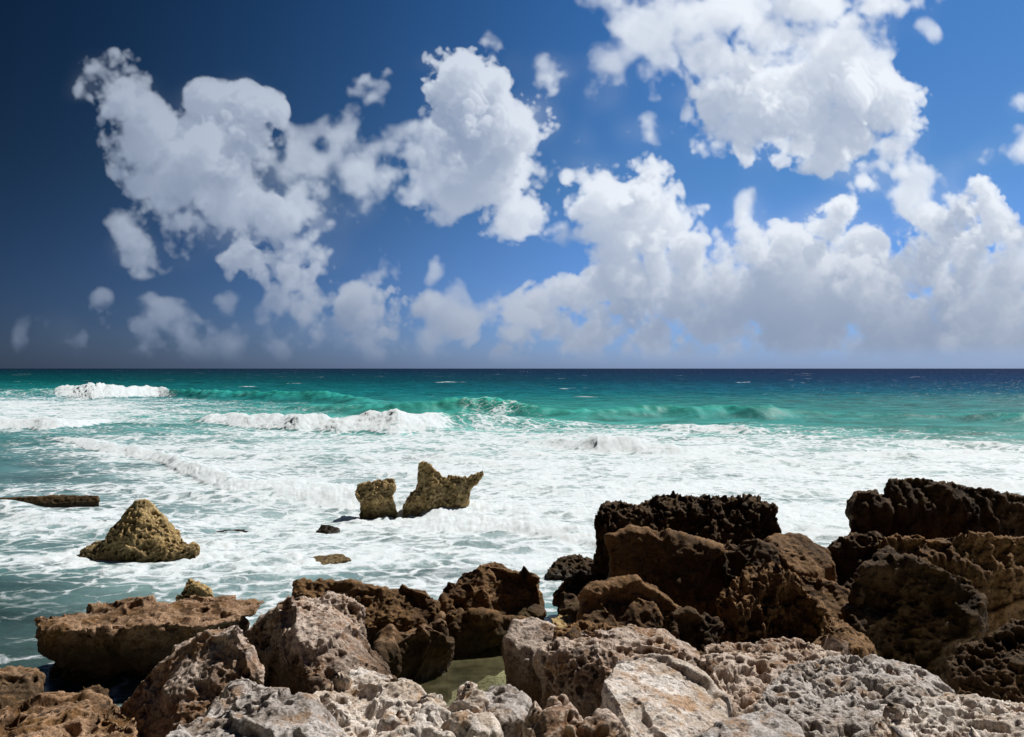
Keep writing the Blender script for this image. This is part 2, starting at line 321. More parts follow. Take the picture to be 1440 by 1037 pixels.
def sea_fields(x, y):
    """height, foam cover, thin (light shines through the crest)"""
    u = x/np.maximum(y, .1); px = CX+FPX*u; py = CY+CH*FPX/np.maximum(y, .1)
    jx = pn(x*.12, y*.12, 5)*1.2 + pn(x*.35, y*.35, 6)*.5
    jy = pn(x*.10, y*.10, 7)*1.5 + pn(x*.4, y*.4, 8)*.5
    pxj = px + jx*FPX/np.maximum(y, 1); pyj = CY+CH*FPX/np.maximum(y+jy*np.clip(y/30, .4, 4), 1)
    foam = bil(FXC, FRW, pxj, pyj)
    pat = pn(x*.085, y*.21, 71)*.30 + pn(x*.25+3, y*.55, 72)*.17
    foam = np.where(foam > .02, foam + pat*np.clip(foam*2.2, 0, 1)*np.clip(1.3-foam*.55, .4, 1), foam)
    # wind sea and swell
    h = .16*pn(x*.09+.3*y*.02, y*.16, 1) + .10*pn(x*.22, y*.36, 2) + .05*pn(x*.6, y*.9, 3) + .022*pn(x*1.5, y*2.1, 4) + .010*pn(x*3.6, y*4.6, 9)
    h *= np.clip((y-9)/18, .25, 1)*(1+1.2*sst(y, 80, 200))
    h += .45*sst(y, 90, 260)*pn(x*.013, y*.035, 21)
    # low secondary swells running in through the wash
    ph = y + 2.2*pn(x*.09, y*.05, 73) + .35*x + .8*pn(x*.3, y*.15, 74)
    sw = np.maximum(np.sin(ph*2*math.pi/6.5), 0)**1.6
    amp = sst(y, 17, 26)*(1-sst(y, 62, 90))*np.clip(pn(x*.07, y*.12, 75)+.45, 0, 1)
    h += .26*sw*amp; foam = foam + .16*(sw-.35)*amp*np.clip(foam*2, 0, 1)
    for rx, ry, rd in ((-9.9, 21.4, 2.0), (-4.65, 27.2, 1.0), (-2.4, 27.3, 1.6), (-6.0, 20.3, .8), (3.6, 17.5, 1.4), (7.5, 16, 2.2), (-6.4, 15.6, 1.0)):
        rr_ = np.hypot(x-rx, (y-ry)*1.15)/rd; ring = np.exp(-((rr_-1.0)/.35)**2)
        nn = np.clip(pn(x*1.4, y*1.4, 76)+.75, 0, 1)
        foam = foam + .55*ring*nn; h += .10*ring*np.abs(pn(x*2.2, y*2.2, 77))
    thin = np.zeros_like(h); dy = np.zeros_like(h)
    for wi, W_ in enumerate(WAVES):
        P = np.array(W_['p'], float); up = (P[:, 0]-CX)/FPX; yf = CH*FPX/(P[:, 1]-CY)
        sel = (u > up[0]) & (u < up[-1]); 
        U = u[sel]; X = x[sel]; Y = y[sel]; wd = W_['w']
        wn = pn(X*.8/wd+3*wi, Y*.3/wd, 31)*wd*.30 + pn(X*2.4/wd, Y*.8/wd+wi*3, 32)*wd*.16 + pn(X*1.1, Y*.4+wi, 35)*.09
        foot = np.interp(U, up, yf)
        H = np.interp(U, up, P[:, 2])*(1 + .30*pn(X*1.1/wd+9*wi, Y*.3/wd, 33) + .18*pn(X*.9, Y*.5+wi, 34))
        Wt = np.interp(U, up, P[:, 3])
        t = (Y-foot+wn)/wd
        prof = np.where(t < .45, sst(t, -.14, .5), np.exp(-np.maximum(t-.45, 0)**1.4*1.8))
        face = sst(t, -.14, .06)*(1-sst(t, .40, .85))
        hs = H*prof; Q = (Y*.8 + .8*hs)
        lump = (np.abs(pn(X*1.0, Q*1.0, 41+wi))*1.15 + np.abs(pn(X*2.3, Q*2.3, 42+wi))*.7 + np.abs(pn(X*5., Q*5., 43+wi))*.42 + np.abs(pn(X*10., Q*10., 44+wi))*.2)
        lw = W_['lump']*.62*H**.5*lump*Wt
        hh = hs + lw*.75*sst(t, -.14, .10)*(1-sst(t, .6, 1.5))
        dy[sel] -= lw*.30*sst(t, -.14, .05)*(1-sst(t, .4, .7))
        h[sel] += hh
        fm = Wt*face*1.15 + Wt*.3*sst(t, .3, .5)*(1-sst(t, .7, 1.8))
        fo = foam[sel]; foam[sel] = np.where(Wt*face > .4, np.maximum(fo, np.minimum(fm, 1.15)), np.maximum(fo*(1-.75*face*(1-Wt)*sst(H, .3, 1.3)), fm*.8))
        thin[sel] = np.maximum(thin[sel], prof**2*np.clip(H/2.2, 0, 1)*(1-sst(t, .4, .8)))
    # churned foam stands a little proud
    h += .17*np.clip(foam-.40, 0, 1)*(np.abs(pn(x*1.1, y*1.3, 51))+.6*np.abs(pn(x*2.8, y*3.1, 52))+.35*np.abs(pn(x*6, y*6.5, 53)))*np.clip(1.4-y/70, 0, 1)
    return h, foam, thin, pxj, pyj, dy

def water_material():
    m, q = new_mat("sea_water")
    geo = q.n.new('ShaderNodeNewGeometry'); P = geo.outputs['Position']
    F = A_(q, 'foam'); thin = A_(q, 'thin'); wc = A_(q, 'water_colour', 'Vector'); calm = A_(q, 'pool')
    warp = q.v('MULTIPLY_ADD', q.v('SUBTRACT', q.noise(P, .9, 3, .6, col=True), (.5, .5, .5)), (1.1, .8, 0), P)
    warp2 = q.v('MULTIPLY_ADD', q.v('SUBTRACT', q.noise(P, 3.0, 3, .6, col=True), (.5, .5, .5)), (.35, .25, 0), warp)
    pat = q.noise(warp, .38, 3, .55)
    fine = q.noise(warp2, 2.5, 6, .70)
    cell = q.vor(q.v('MULTIPLY', warp2, (.8, 1.25, 1)), 1.25, 'DISTANCE_TO_EDGE')
    lace = q.sm(cell, .0, .16, 1, 0, 'LINEAR')
    n = q.m('ADD', q.m('MULTIPLY', pat, .55), q.m('MULTIPLY', fine, .62))
    n = q.m('ADD', n, q.m('MULTIPLY', lace, .17))
    th = q.m('SUBTRACT', .852, q.m('MULTIPLY', F, .35))
    a = q.sm(n, q.m('SUBTRACT', th, .15), q.m('ADD', th, .10))
    a = q.m('MULTIPLY', a, q.sm(F, .02, .16))
    # whitecaps far out
    y = q.sep(P)[1]
    wcn = q.noise(q.v('MULTIPLY', P, (.030, .11, 0)), 1.0, 4, .6)
    wcap = q.m('MULTIPLY', q.sm(wcn, .675, .72), q.sm(y, 110, 170))
    a = q.m('MAXIMUM', a, wcap)
    # water body: milky under foam, bright green where the sun comes through a crest
    col = q.mix(q.m('MULTIPLY', thin, .62), wc, (.03, .52, .38))
    mot = q.noise(q.v('MULTIPLY', P, (.35, .9, 0)), .5, 5, .6)
    col = q.mix(1.0, col, q.v('SCALE', (1, 1, 1), scale=q.sm(mot, .3, .72, .50, 1.50, 'LINEAR')), 'MULTIPLY')
    # wind ripples
    r1 = q.noise(q.v('MULTIPLY', P, (1, 1.5, 1)), 2.2, 5, .62); 
    r2 = q.noise(q.v('MULTIPLY', P, (.10, .26, 1)), 1.2, 5, .65)
    far = q.sm(y, 60, 200)
    hgt = q.m('ADD', q.m('MULTIPLY', r1, .10), q.m('MULTIPLY', q.m('MULTIPLY', r2, 1.3), far))
    hgt = q.m('ADD', hgt, q.m('MULTIPLY', q.m('MULTIPLY', a, q.m('ADD', .25, fine)), .09))
    b = q.n.new('ShaderNodeBump'); b.inputs['Strength'].default_value = 1.0; b.inputs['Distance'].default_value = .55
    q.l.new(hgt, b.inputs['Height'])
    df = q.n.new('ShaderNodeBsdfDiffuse'); q.put(df.inputs[0], col); q.l.new(b.outputs[0], df.inputs['Normal'])
    gs = q.n.new('ShaderNodeBsdfGlossy'); q.put(gs.inputs['Roughness'], q.m('ADD', q.sm(y, 20, 60, .12, .50), q.sm(y, 110, 180, 0, -.27))); q.l.new(b.outputs[0], gs.inputs['Normal'])
    f0 = q.n.new('ShaderNodeFresnel'); f0.inputs[0].default_value = 1.333; q.l.new(b.outputs[0], f0.inputs['Normal'])
    w_ = q.n.new('ShaderNodeMixShader'); q.put(w_.inputs[0], q.m('MINIMUM', q.m('MULTIPLY', f0.outputs[0], .9), q.sm(y, 20, 60, .35, .035)))
    q.l.new(df.outputs[0], w_.inputs[1]); q.l.new(gs.outputs[0], w_.inputs[2])
    tr = q.n.new('ShaderNodeBsdfTransparent'); tr.inputs[0].default_value = (.93, .97, .90, 1)
    gl = q.n.new('ShaderNodeBsdfGlossy'); gl.inputs['Roughness'].default_value = .05; q.l.new(b.outputs[0], gl.inputs['Normal'])
    fr = q.n.new('ShaderNodeFresnel'); fr.inputs[0].default_value = 1.333; q.l.new(b.outputs[0], fr.inputs['Normal'])
    pool = q.n.new('ShaderNodeMixShader'); q.l.new(fr.outputs[0], pool.inputs[0]); q.l.new(tr.outputs[0], pool.inputs[1]); q.l.new(gl.outputs[0], pool.inputs[2])
    mp = q.n.new('ShaderNodeMixShader'); q.put(mp.inputs[0], calm); q.l.new(w_.outputs[0], mp.inputs[1]); q.l.new(pool.outputs[0], mp.inputs[2])
    fo = q.n.new('ShaderNodeBsdfPrincipled')
    q.put(fo.inputs['Base Color'], q.mix(q.sm(fine, .3, .7), (.66, .745, .79), (.80, .855, .895))); fo.inputs['Roughness'].default_value = .75
    fo.inputs['Specular IOR Level'].default_value = .2
    fn = q.v('NORMALIZE', q.v('ADD', b.outputs[0], (.25, .05, 1.0)))      # froth scatters light inside: softened normal
    q.l.new(fn, fo.inputs['Normal'])
    mx = q.n.new('ShaderNodeMixShader'); q.put(mx.inputs[0], a); q.l.new(mp.outputs[0], mx.inputs[1])
    tl = q.n.new('ShaderNodeBsdfTranslucent'); tl.inputs[0].default_value = (.80, .88, .90, 1); q.l.new(b.outputs[0], tl.inputs['Normal'])
    fm = q.n.new('ShaderNodeMixShader'); fm.inputs[0].default_value = .12; q.l.new(fo.outputs[0], fm.inputs[1]); q.l.new(tl.outputs[0], fm.inputs[2])
    q.l.new(fm.outputs[0], mx.inputs[2])
    o = q.n.new('ShaderNodeOutputMaterial'); q.l.new(mx.outputs[0], o.inputs[0])
    return m
POOL = (-.70, 13.3, 1.9, 1.7)
def build_sea():
    ys = [9.0]
    while ys[-1] < 92000:
        y = ys[-1]; dy = y*y*.72/(FPX*.711*CH)
        if y < 116: dy = min(dy, .16)
        elif y < 165: dy = min(dy, .45)
        elif y < 320: dy = min(dy, 2)
        ys.append(y+min(dy, y*.35))
    ys = np.array(ys)
    us = np.concatenate([np.linspace(-2.2, -.78, 60)[:-1], np.linspace(-.78, .78, 1320), np.linspace(.78, 2.2, 60)[1:]])
    U, Yg = np.meshgrid(us, ys); X = (U*Yg).ravel(); Y = Yg.ravel()
    h, foam, thin, pxj, pyj, dy = sea_fields(X, Y)
    pool = (1-sst(np.hypot((X-POOL[0])/POOL[2], (Y-POOL[1])/POOL[3]), .75, 1.05))
    foam = foam*(1-.92*pool); h = h*(1-.8*pool)
    col = bil(WXC, WRW, pxj, pyj); col = col*(1-pool[:, None]) + np.array([.24, .22, .115])*(pool*(1+.5*pn(X*2.3, Y*2.3, 81)+.4*pn(X*6, Y*6, 82)))[:, None]
    ob = mesh_np("sea", np.stack([X, Y+dy, h], -1), grid_faces(len(ys), len(us))[:, ::-1], water_material())
    attr(ob.data, 'foam', foam); attr(ob.data, 'thin', thin); attr(ob.data, 'water_colour', col); attr(ob.data, 'pool', pool*.72)
    ob['kind'] = 'structure'
    print('sea', len(ys), len(us), time.time()-T0)
build_sea()
# ------------------------------------------------------------------ rocks
def P3(px, py, d): return Vector(((px-CX)/FPX*d, d, CH-(py-CY)/FPX*d))
def gn_tree(st, seed, vox):
    t = bpy.data.node_groups.new("weathering", 'GeometryNodeTree')
    t.interface.new_socket("Geometry", in_out='INPUT', socket_type='NodeSocketGeometry')
    t.interface.new_socket("Geometry", in_out='OUTPUT', socket_type='NodeSocketGeometry')
    q = NT(t); gi = q.n.new('NodeGroupInput'); go = q.n.new('NodeGroupOutput')
    sv = (seed*3.17 % 50, seed*7.31 % 50, seed*1.93 % 50)
    def pos(): return q.v('ADD', q.n.new('GeometryNodeInputPosition').outputs[0], sv)
    def setp(geo, off):
        n = q.n.new('GeometryNodeSetPosition'); q.l.new(geo, n.inputs['Geometry']); q.l.new(off, n.inputs['Offset']); return n.outputs[0]
    def nrm(): return q.n.new('GeometryNodeInputNormal').outputs[0]
    g_ = gi.outputs[0]
    p = pos()
    aw, sw_ = st['warp']
    off = q.v('SCALE', q.v('SUBTRACT', q.noise(p, sw_, 3, .5, col=True), (.5, .5, .5)), scale=aw*2)
    g_ = setp(g_, off)
    # chipped blocks, bedding and cracks
    p = pos(); ab, sb = st['chunk']
    pw = q.v('MULTIPLY_ADD', q.v('SUBTRACT', q.noise(p, sb*1.3, 3, .5, col=True), (.5, .5, .5)), (.5/sb,)*3, p)
    vc = q.sep(q.vor(pw, sb, 'SMOOTH_F1', 1.0, st.get('soft', .08), out='Color'))[0]
    rg = q.noise(p, sb*.8, 5, .55)
    h = q.m('MULTIPLY', q.m('SUBTRACT', vc, .5), ab)
    h = q.m('ADD', h, q.m('MULTIPLY', q.m('SUBTRACT', rg, .5), ab*2.4))
    if st.get('ledge'):
        al, fl = st['ledge']
        zz = q.m('ADD', q.m('MULTIPLY', q.sep(p)[2], fl), q.m('MULTIPLY', q.noise(p, .9, 4, .6), 2.2))
        h = q.m('ADD', h, q.m('MULTIPLY', q.sm(q.m('PINGPONG', zz, 1.0), .15, .85, -1, 1), al))
    if st.get('groove'):
        ag, sg = st['groove']; pg = q.v('MULTIPLY', pw, (1, 1, .22))
        h = q.m('SUBTRACT', h, q.m('MULTIPLY', q.sm(q.m('ABSOLUTE', q.m('SUBTRACT', q.noise(pg, sg, 3, .5), .5)), 0, .09, 1, 0), ag))
    g_ = setp(g_, q.v('SCALE', nrm(), scale=h))
    # solution pits, pinnacles and grain
    p = pos(); ap, sp, cov = st['pit']
    pw = q.v('MULTIPLY_ADD', q.v('SUBTRACT', q.noise(p, sp*.9, 3, .5, col=True), (.5, .5, .5)), (.75/sp,)*3, p)
    mask = q.sm(q.noise(p, sp*.22, 2, .5), 1-cov-.08, 1-cov+.08)
    pit = q.m('MULTIPLY', q.sm(q.vor(pw, sp, 'F1', 1.0), .16, .50, 1, 0), mask)
    pw2 = q.v('MULTIPLY_ADD', q.v('SUBTRACT', q.noise(p, sp*2.2, 2, .5, col=True), (.5, .5, .5)), (.35/sp,)*3, p)
    pit2 = q.m('MULTIPLY', q.sm(q.vor(pw2, sp*2.3, 'F1', 1.0), .15, .45, 1, 0), q.sm(mask, 0, 1, .35, 1))
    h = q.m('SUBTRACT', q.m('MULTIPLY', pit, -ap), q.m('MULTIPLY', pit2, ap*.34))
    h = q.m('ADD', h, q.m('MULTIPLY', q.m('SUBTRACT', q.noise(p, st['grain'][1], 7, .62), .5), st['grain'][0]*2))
    if st.get('ridge'):
        ar, sr = st['ridge']
        # sharp thin rims round hollows, two sizes, strong in some places and faint in others
        e1 = q.m('POWER', q.m('MINIMUM', q.m('MULTIPLY', q.vor(pw, sr, 'DISTANCE_TO_EDGE'), 3.0), 1.0), .65)
        e2 = q.m('POWER', q.m('MINIMUM', q.m('MULTIPLY', q.vor(pw2, sr*2.7, 'DISTANCE_TO_EDGE'), 3.0), 1.0), .65)
        mk = q.sm(q.noise(p, sr*.35, 2, .5), .40, .62, .15, 1)
        h = q.m('SUBTRACT', h, q.m('MULTIPLY', q.m('MULTIPLY', q.m('ADD', e1, q.m('MULTIPLY', e2, .40)), mk), ar))
    off = q.v('SCALE', nrm(), scale=h)
    if st.get('spike'):
        a_s, ss = st['spike']
        rn = q.m('SUBTRACT', 1.0, q.m('MULTIPLY', q.m('ABSOLUTE', q.m('SUBTRACT', q.noise(q.v('MULTIPLY', p, (1, 1, .3)), ss, 4, .55), .5)), 5))
        up = q.sm(q.sep(nrm())[2], .1, .8)
        off = q.v('ADD', off, q.comb(0.0, 0.0, q.m('MULTIPLY', q.m('MULTIPLY', q.m('MAXIMUM', rn, -.4), up), a_s)))
    g_ = setp(g_, off)
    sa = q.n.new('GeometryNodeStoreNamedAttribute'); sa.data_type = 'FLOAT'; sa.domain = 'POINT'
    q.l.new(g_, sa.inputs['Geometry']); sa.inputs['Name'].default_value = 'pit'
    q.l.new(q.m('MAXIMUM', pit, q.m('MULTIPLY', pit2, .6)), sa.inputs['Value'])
    q.l.new(sa.outputs[0], go.inputs[0])
    return t

def rock_mat(name, base, pale, dark, tint, rough=.92, wet=-1.0, ptint=(.10, .06, .03), bump=.012, algae_shade=None):
    m, q = new_mat(name)
    P = q.n.new('ShaderNodeNewGeometry').outputs['Position']; z = q.sep(P)[2]
    n1 = q.noise(P, 1.3, 4, .6); n2 = q.noise(q.v('ADD', P, (9, 4, 2)), 3.4, 6, .65); n3 = q.noise(q.v('ADD', P, (3, 8, 7)), 11, 6, .7); n4 = q.noise(P, 46, 4, .7)
    c = q.mix(q.sm(q.m('ADD', q.m('MULTIPLY', n1, .6), q.m('MULTIPLY', n3, .4)), .44, .56), base, pale)
    c = q.mix(q.sm(n2, .50, .66, 0, .85), c, tint)
    c = q.mix(q.sm(n3, .51, .64, 0, .85), c, dark)
    c = q.mix(q.m('MULTIPLY', A_(q, 'pit'), .85), c, ptint)  # hollows darkened: shade painted into the colour, along with brown growth
    pt = q.n.new('ShaderNodeNewGeometry').outputs['Pointiness']      # worn, bleached edges
    c = q.mix(q.sm(pt, .505, .56, 0, .6), c, q.mix(.5, pale, q.mix(1.0, pale, (1.35, 1.3, 1.2), 'MULTIPLY')))
    if algae_shade:
        zlo, zhi, ac = algae_shade
        c = q.mix(q.sm(q.m('ADD', z, q.m('MULTIPLY', q.m('SUBTRACT', n2, .5), .9)), zlo, zhi, .82, 0), c, ac)  # low dark zone: algae, plus shade painted onto the slab front
    c = q.mix(1.0, c, q.v('SCALE', (1, 1, 1), scale=q.sm(n4, .3, .7, .55, 1.45, 'LINEAR')), 'MULTIPLY')
    wetf = q.sm(q.m('ADD', z, q.m('MULTIPLY', q.m('SUBTRACT', n2, .5), .5)), wet, wet+.25, 1, 0)
    c = q.mix(wetf, c, q.mix(1.0, c, (.45, .45, .42), 'MULTIPLY'))
    b = q.n.new('ShaderNodeBsdfPrincipled'); q.put(b.inputs['Base Color'], c); q.put(b.inputs['Roughness'], q.m('SUBTRACT', rough, q.m('MULTIPLY', wetf, .40)))
    b.inputs['Specular IOR Level'].default_value = .25
    vp = q.vor(q.v('MULTIPLY_ADD', n3, (.06, .06, .06), P), 30, 'F1')
    hgt = q.m('ADD', q.m('MULTIPLY', q.noise(P, 22, 8, .72), 1.3), q.m('MULTIPLY', q.sm(vp, .1, .45), .45))
    bp = q.n.new('ShaderNodeBump'); bp.inputs['Strength'].default_value = 1; bp.inputs['Distance'].default_value = bump; q.l.new(hgt, bp.inputs['Height'])
    q.l.new(bp.outputs[0], b.inputs['Normal'])
    o = q.n.new('ShaderNodeOutputMaterial'); q.l.new(b.outputs[0], o.inputs[0])
    return m
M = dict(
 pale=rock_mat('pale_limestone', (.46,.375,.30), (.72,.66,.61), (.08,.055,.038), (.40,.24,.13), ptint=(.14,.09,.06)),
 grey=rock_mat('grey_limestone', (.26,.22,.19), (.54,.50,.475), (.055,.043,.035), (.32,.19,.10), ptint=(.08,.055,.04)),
 pink=rock_mat('pinkish_limestone', (.28,.18,.12), (.60,.50,.43), (.055,.033,.018), (.27,.14,.06), ptint=(.07,.038,.02), algae_shade=(1.25,1.95,(.075,.045,.024))),
 tan=rock_mat('tan_limestone', (.13,.070,.032), (.40,.26,.165), (.022,.014,.007), (.16,.08,.022), wet=.05, ptint=(.04,.02,.009), algae_shade=(.55,.98,(.035,.023,.010))),  # dark zone also paints in the shade of the slab's front
 brown=rock_mat('brown_limestone', (.086,.046,.018), (.24,.135,.060), (.011,.006,.003), (.15,.078,.02), wet=.1, rough=.84, ptint=(.02,.011,.005), algae_shade=(.2,.8,(.035,.027,.009))),
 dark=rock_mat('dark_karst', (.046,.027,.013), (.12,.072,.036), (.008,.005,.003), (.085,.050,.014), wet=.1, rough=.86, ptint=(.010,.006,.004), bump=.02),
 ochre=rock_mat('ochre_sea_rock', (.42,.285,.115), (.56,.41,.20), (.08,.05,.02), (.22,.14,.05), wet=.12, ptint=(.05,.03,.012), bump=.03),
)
ST = dict(
 smooth=dict(warp=(.08,.9), chunk=(.13,1.5), pit=(.06,6,.28), grain=(.030,5)),
 slab=dict(warp=(.10,.8), chunk=(.18,1.5), pit=(.09,4.5,.42), grain=(.05,4), ridge=(.05,3.2), ledge=(.03,3)),
 holes=dict(warp=(.09,1.0), chunk=(.17,1.5), pit=(.12,6.0,.50), grain=(.035,5), ridge=(.03,4.0)),
 comb=dict(soft=.4, warp=(.10,.9), chunk=(.08,1.2), pit=(.18,5.0,.76), grain=(.05,7), ridge=(.07,6.5)),
 fin=dict(warp=(.08,1.6), chunk=(.09,2.6), pit=(.05,8,.25), grain=(.016,7), groove=(.08,3.2)),
 rough=dict(warp=(.12,.8), chunk=(.22,1.4), pit=(.10,4.5,.45), grain=(.07,4), ridge=(.07,3.6), ledge=(.04,2.2)),
 worn=dict(warp=(.08,.8), chunk=(.26,1.1), pit=(.07,4.2,.35), grain=(.055,3.2), ridge=(.03,4), ledge=(.03,1.6)),
 karst=dict(warp=(.08,.8), chunk=(.16,1.5), pit=(.10,4.8,.5), grain=(.06,4.5), groove=(.07,2.4), spike=(.10,6.5), ridge=(.08,4), ledge=(.06,2.0)),
 sheer=dict(warp=(.08,.8), chunk=(.16,1.2), pit=(.05,4.8,.35), grain=(.07,3.5), groove=(.06,2.4), spike=(.05,6.5), ridge=(.04,4), ledge=(.05,1.6)),
 seakarst=dict(warp=(.06,1.1), chunk=(.10,1.6), pit=(.08,5.5,.6), grain=(.05,5), spike=(.05,6.5), ridge=(.06,5)),
 spire=dict(warp=(.04,1.4), chunk=(.06,1.8), pit=(.05,6,.5), grain=(.04,5), groove=(.07,2.4), spike=(.09,7), ridge=(.05,5)),
 awash=dict(warp=(.04,1.1), chunk=(.04,1.6), pit=(.03,6,.5), grain=(.04,5), ridge=(.03,5)),
)
_seed = [0]
STEEP = {'dark reddish brown bulging': .3, 'big rounded black': .3, 'huge dark block': .3, 'dark brown ledge': .3, 'long flat-topped black': .45, 'brown sloping slab': .5, 'dark brown ribbed': .35, 'dark pitted rock slope': .55, 'small reddish brown rock': .4, 'grey-brown rock filling': .4, 'dark grey lumpy': .5, 'dark grey rock with a ridged': .5, 'rounded dark brown boulder': .6, 'sharp grey peak': .8, 'big ridged boulder': .8, 'large arched': .75}   # how much each rock's face leans
def rock(label, mat, style, vox, hulls, group=None, smooth=3, name='boulder', cat='boulder', seed=None):
    """hulls: (points [(photo x, photo y, depth)], thickness behind, bottom z or None)"""
    _seed[0] += 1
    sd_ = _seed[0] if seed is None else seed
    me = bpy.data.meshes.new(name); bm = bmesh.new()
    for pts, th, zb in hulls:
        kf = next((f for k_, f in STEEP.items() if label.startswith(k_)), 1.0); dm = max(p_[2] for p_ in pts)
        pts = [(a_, b_, dm-(dm-d_)*kf) for a_, b_, d_ in pts]
        V = [P3(*p) for p in pts]; c = sum(V, Vector())/len(V)
        B = []
        for v in V:
            k_ = (v.y+th)/v.y; w_ = Vector((c.x*k_+(v.x-c.x)*k_*.86, v.y+th, CH+(v.z-CH)*k_-.16*th)); B.append(w_)
        if zb is not None:
            for v in V+B: B.append(Vector((c.x+(v.x-c.x)*.96, v.y, min(zb, v.z))))
        vs = [bm.verts.new(v) for v in V+B]
        r = bmesh.ops.convex_hull(bm, input=vs)
        bad = list({e for e in r['geom_interior']+r['geom_unused'] if isinstance(e, bmesh.types.BMVert) and e.is_valid})
        if bad: bmesh.ops.delete(bm, geom=bad, context='VERTS')
    bm.to_mesh(me); bm.free()
    n = len(me.vertices); a = np.empty(n*3, np.float32); me.vertices.foreach_get('co', a); a = a.reshape(-1, 3)
    org = Vector(((a[:, 0].min()+a[:, 0].max())/2, (a[:, 1].min()+a[:, 1].max())/2, a[:, 2].min()))
    me.transform(__import__('mathutils').Matrix.Translation(-org))
    o = bpy.data.objects.new(name, me); C.objects.link(o); o.location = org
    md = o.modifiers.new('r', 'REMESH'); md.mode = 'VOXEL'; md.voxel_size = vox
    md = o.modifiers.new('s', 'SMOOTH'); md.factor = .5; md.iterations = max(1, int(smooth*.02/vox*4))
    st = ST[style] if isinstance(style, str) else style
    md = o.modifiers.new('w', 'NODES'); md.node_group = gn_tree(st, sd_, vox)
    dg = bpy.context.evaluated_depsgraph_get()
    nm = bpy.data.meshes.new_from_object(o.evaluated_get(dg)); nm.name = name
    for md in list(o.modifiers): o.modifiers.remove(md)
    o.data = nm
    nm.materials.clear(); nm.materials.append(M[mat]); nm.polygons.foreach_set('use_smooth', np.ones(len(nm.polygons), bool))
    o['label'] = label; o['category'] = cat
    if group: o['group'] = group
    TOT[0] += len(nm.polygons)
    return o
TOT = [0]
GF, GM, GS = 'limestone boulders heaped on the shore', 'dark rocks along the water line', 'rocks standing in the surf'

# -- rocks standing in the surf
rock('ochre pyramid-shaped rock standing alone in the shallow surf', 'ochre', 'seakarst', .026, [
 ([(190,708,21.7),(200,706,21.7),(212,710,21.7),(176,730,21.4),(150,752,21.2),(232,730,21.7),(252,750,21.4),(266,766,21.2),(262,778,20.9),(130,783,20.8),(200,785,20.6),(240,781,20.7),(190,745,20.9)], .7, -.3),
 ([(106,784,21.0),(114,774,21.2),(135,763,21.3),(160,760,21.3),(170,785,20.8),(110,785,20.9)], .6, -.3), ([(245,768,21.2),(262,763,21.2),(279,770,21),(276,776,20.9),(250,779,20.8)], .4, -.2)], GS, smooth=1.2)
rock('squat undercut dark ochre rock, left half of the split pair in the surf', 'ochre', 'spire', .03, [
 ([(498,692,27),(503,683,27.2),(530,678,27.2),(545,673,27.2),(556,674,27.2),(558,688,27),(550,700,26.8),(530,708,26.7),(502,704,26.8)], .7, None),
 ([(504,698,26.9),(552,695,26.9),(554,712,26.8),(560,727,26.7),(530,724,26.7),(512,714,26.8)], .6, -.3)], GS, smooth=1)
rock('tall jagged ochre rock with a thin horn, right half of the split pair', 'ochre', 'spire', .03, [
 ([(586,690,27.2),(590,654,27.3),(598,651,27.3),(612,659,27.3),(622,668,27.3),(628,695,27),(600,716,26.8),(576,716,26.8)], .7, -.3),
 ([(612,670,27.3),(635,674,27.3),(655,671,27.3),(662,678,27.2),(656,696,27),(632,714,26.8),(590,718,26.8)], .7, -.3),
 ([(655,676,27.3),(668,668,27.3),(679,664,27.3),(682,668,27.3),(672,680,27.2),(658,692,27.1)], .25, None),
 ([(566,714,27),(576,695,27.2),(590,685,27.2),(600,690,27),(600,718,26.8),(568,718,26.8)], .5, -.3)], GS, smooth=.5)
rock('long flat brown reef ledge lying in the surf at the left edge', 'brown', 'awash', .03, [
 ([(-60,704,28.4),(0,703,28.4),(50,699,28.4),(75,696,28.6),(138,697,28.6),(141,705,28.4),(60,712,28.2),(0,714,28.2),(-60,716,28.2)], 1.0, -.2)], GS, smooth=1)
rock('thin dark reef rock barely above the foam beside the pyramid rock', 'dark', 'awash', .03, [
 ([(60,742,25.1),(90,735,25.2),(150,733,25.2),(158,740,25.1),(100,743,24.8)], .6, -.3)], GS, smooth=1)
rock('tiny dark brown rock awash in front of the split pair', 'brown', 'awash', .025, [
 ([(443,746,24.5),(452,738,24.7),(465,737,24.7),(478,743,24.6),(480,748,24.4),(460,750,24.2)], .5, -.2)], GS, smooth=1)
rock('low pale ochre rock awash in the foam halfway to the shore', 'ochre', 'awash', .025, [
 ([(421,791,20.2),(432,784,20.5),(452,783,20.6),(468,779,20.7),(482,778,20.7),(495,787,20.4),(470,793,20.3),(445,796,20.1)], .5, -.2)], GS, smooth=.6)
rock('very thin dark rock just breaking the surface right of the pyramid rock', 'dark', 'awash', .03, [
 ([(300,748,24.5),(320,744,24.7),(345,744,24.7),(348,748,24.5)], .3, -.2)], GS, smooth=1)
rock('reddish brown submerged reef showing through the foam near the big slab rock', 'brown', 'awash', .03, [
 ([(680,768,22.2),(740,763,22.6),(830,766,22.6),(838,772,22.2),(760,774,21.9)], .6, -.2)], GS, smooth=1)
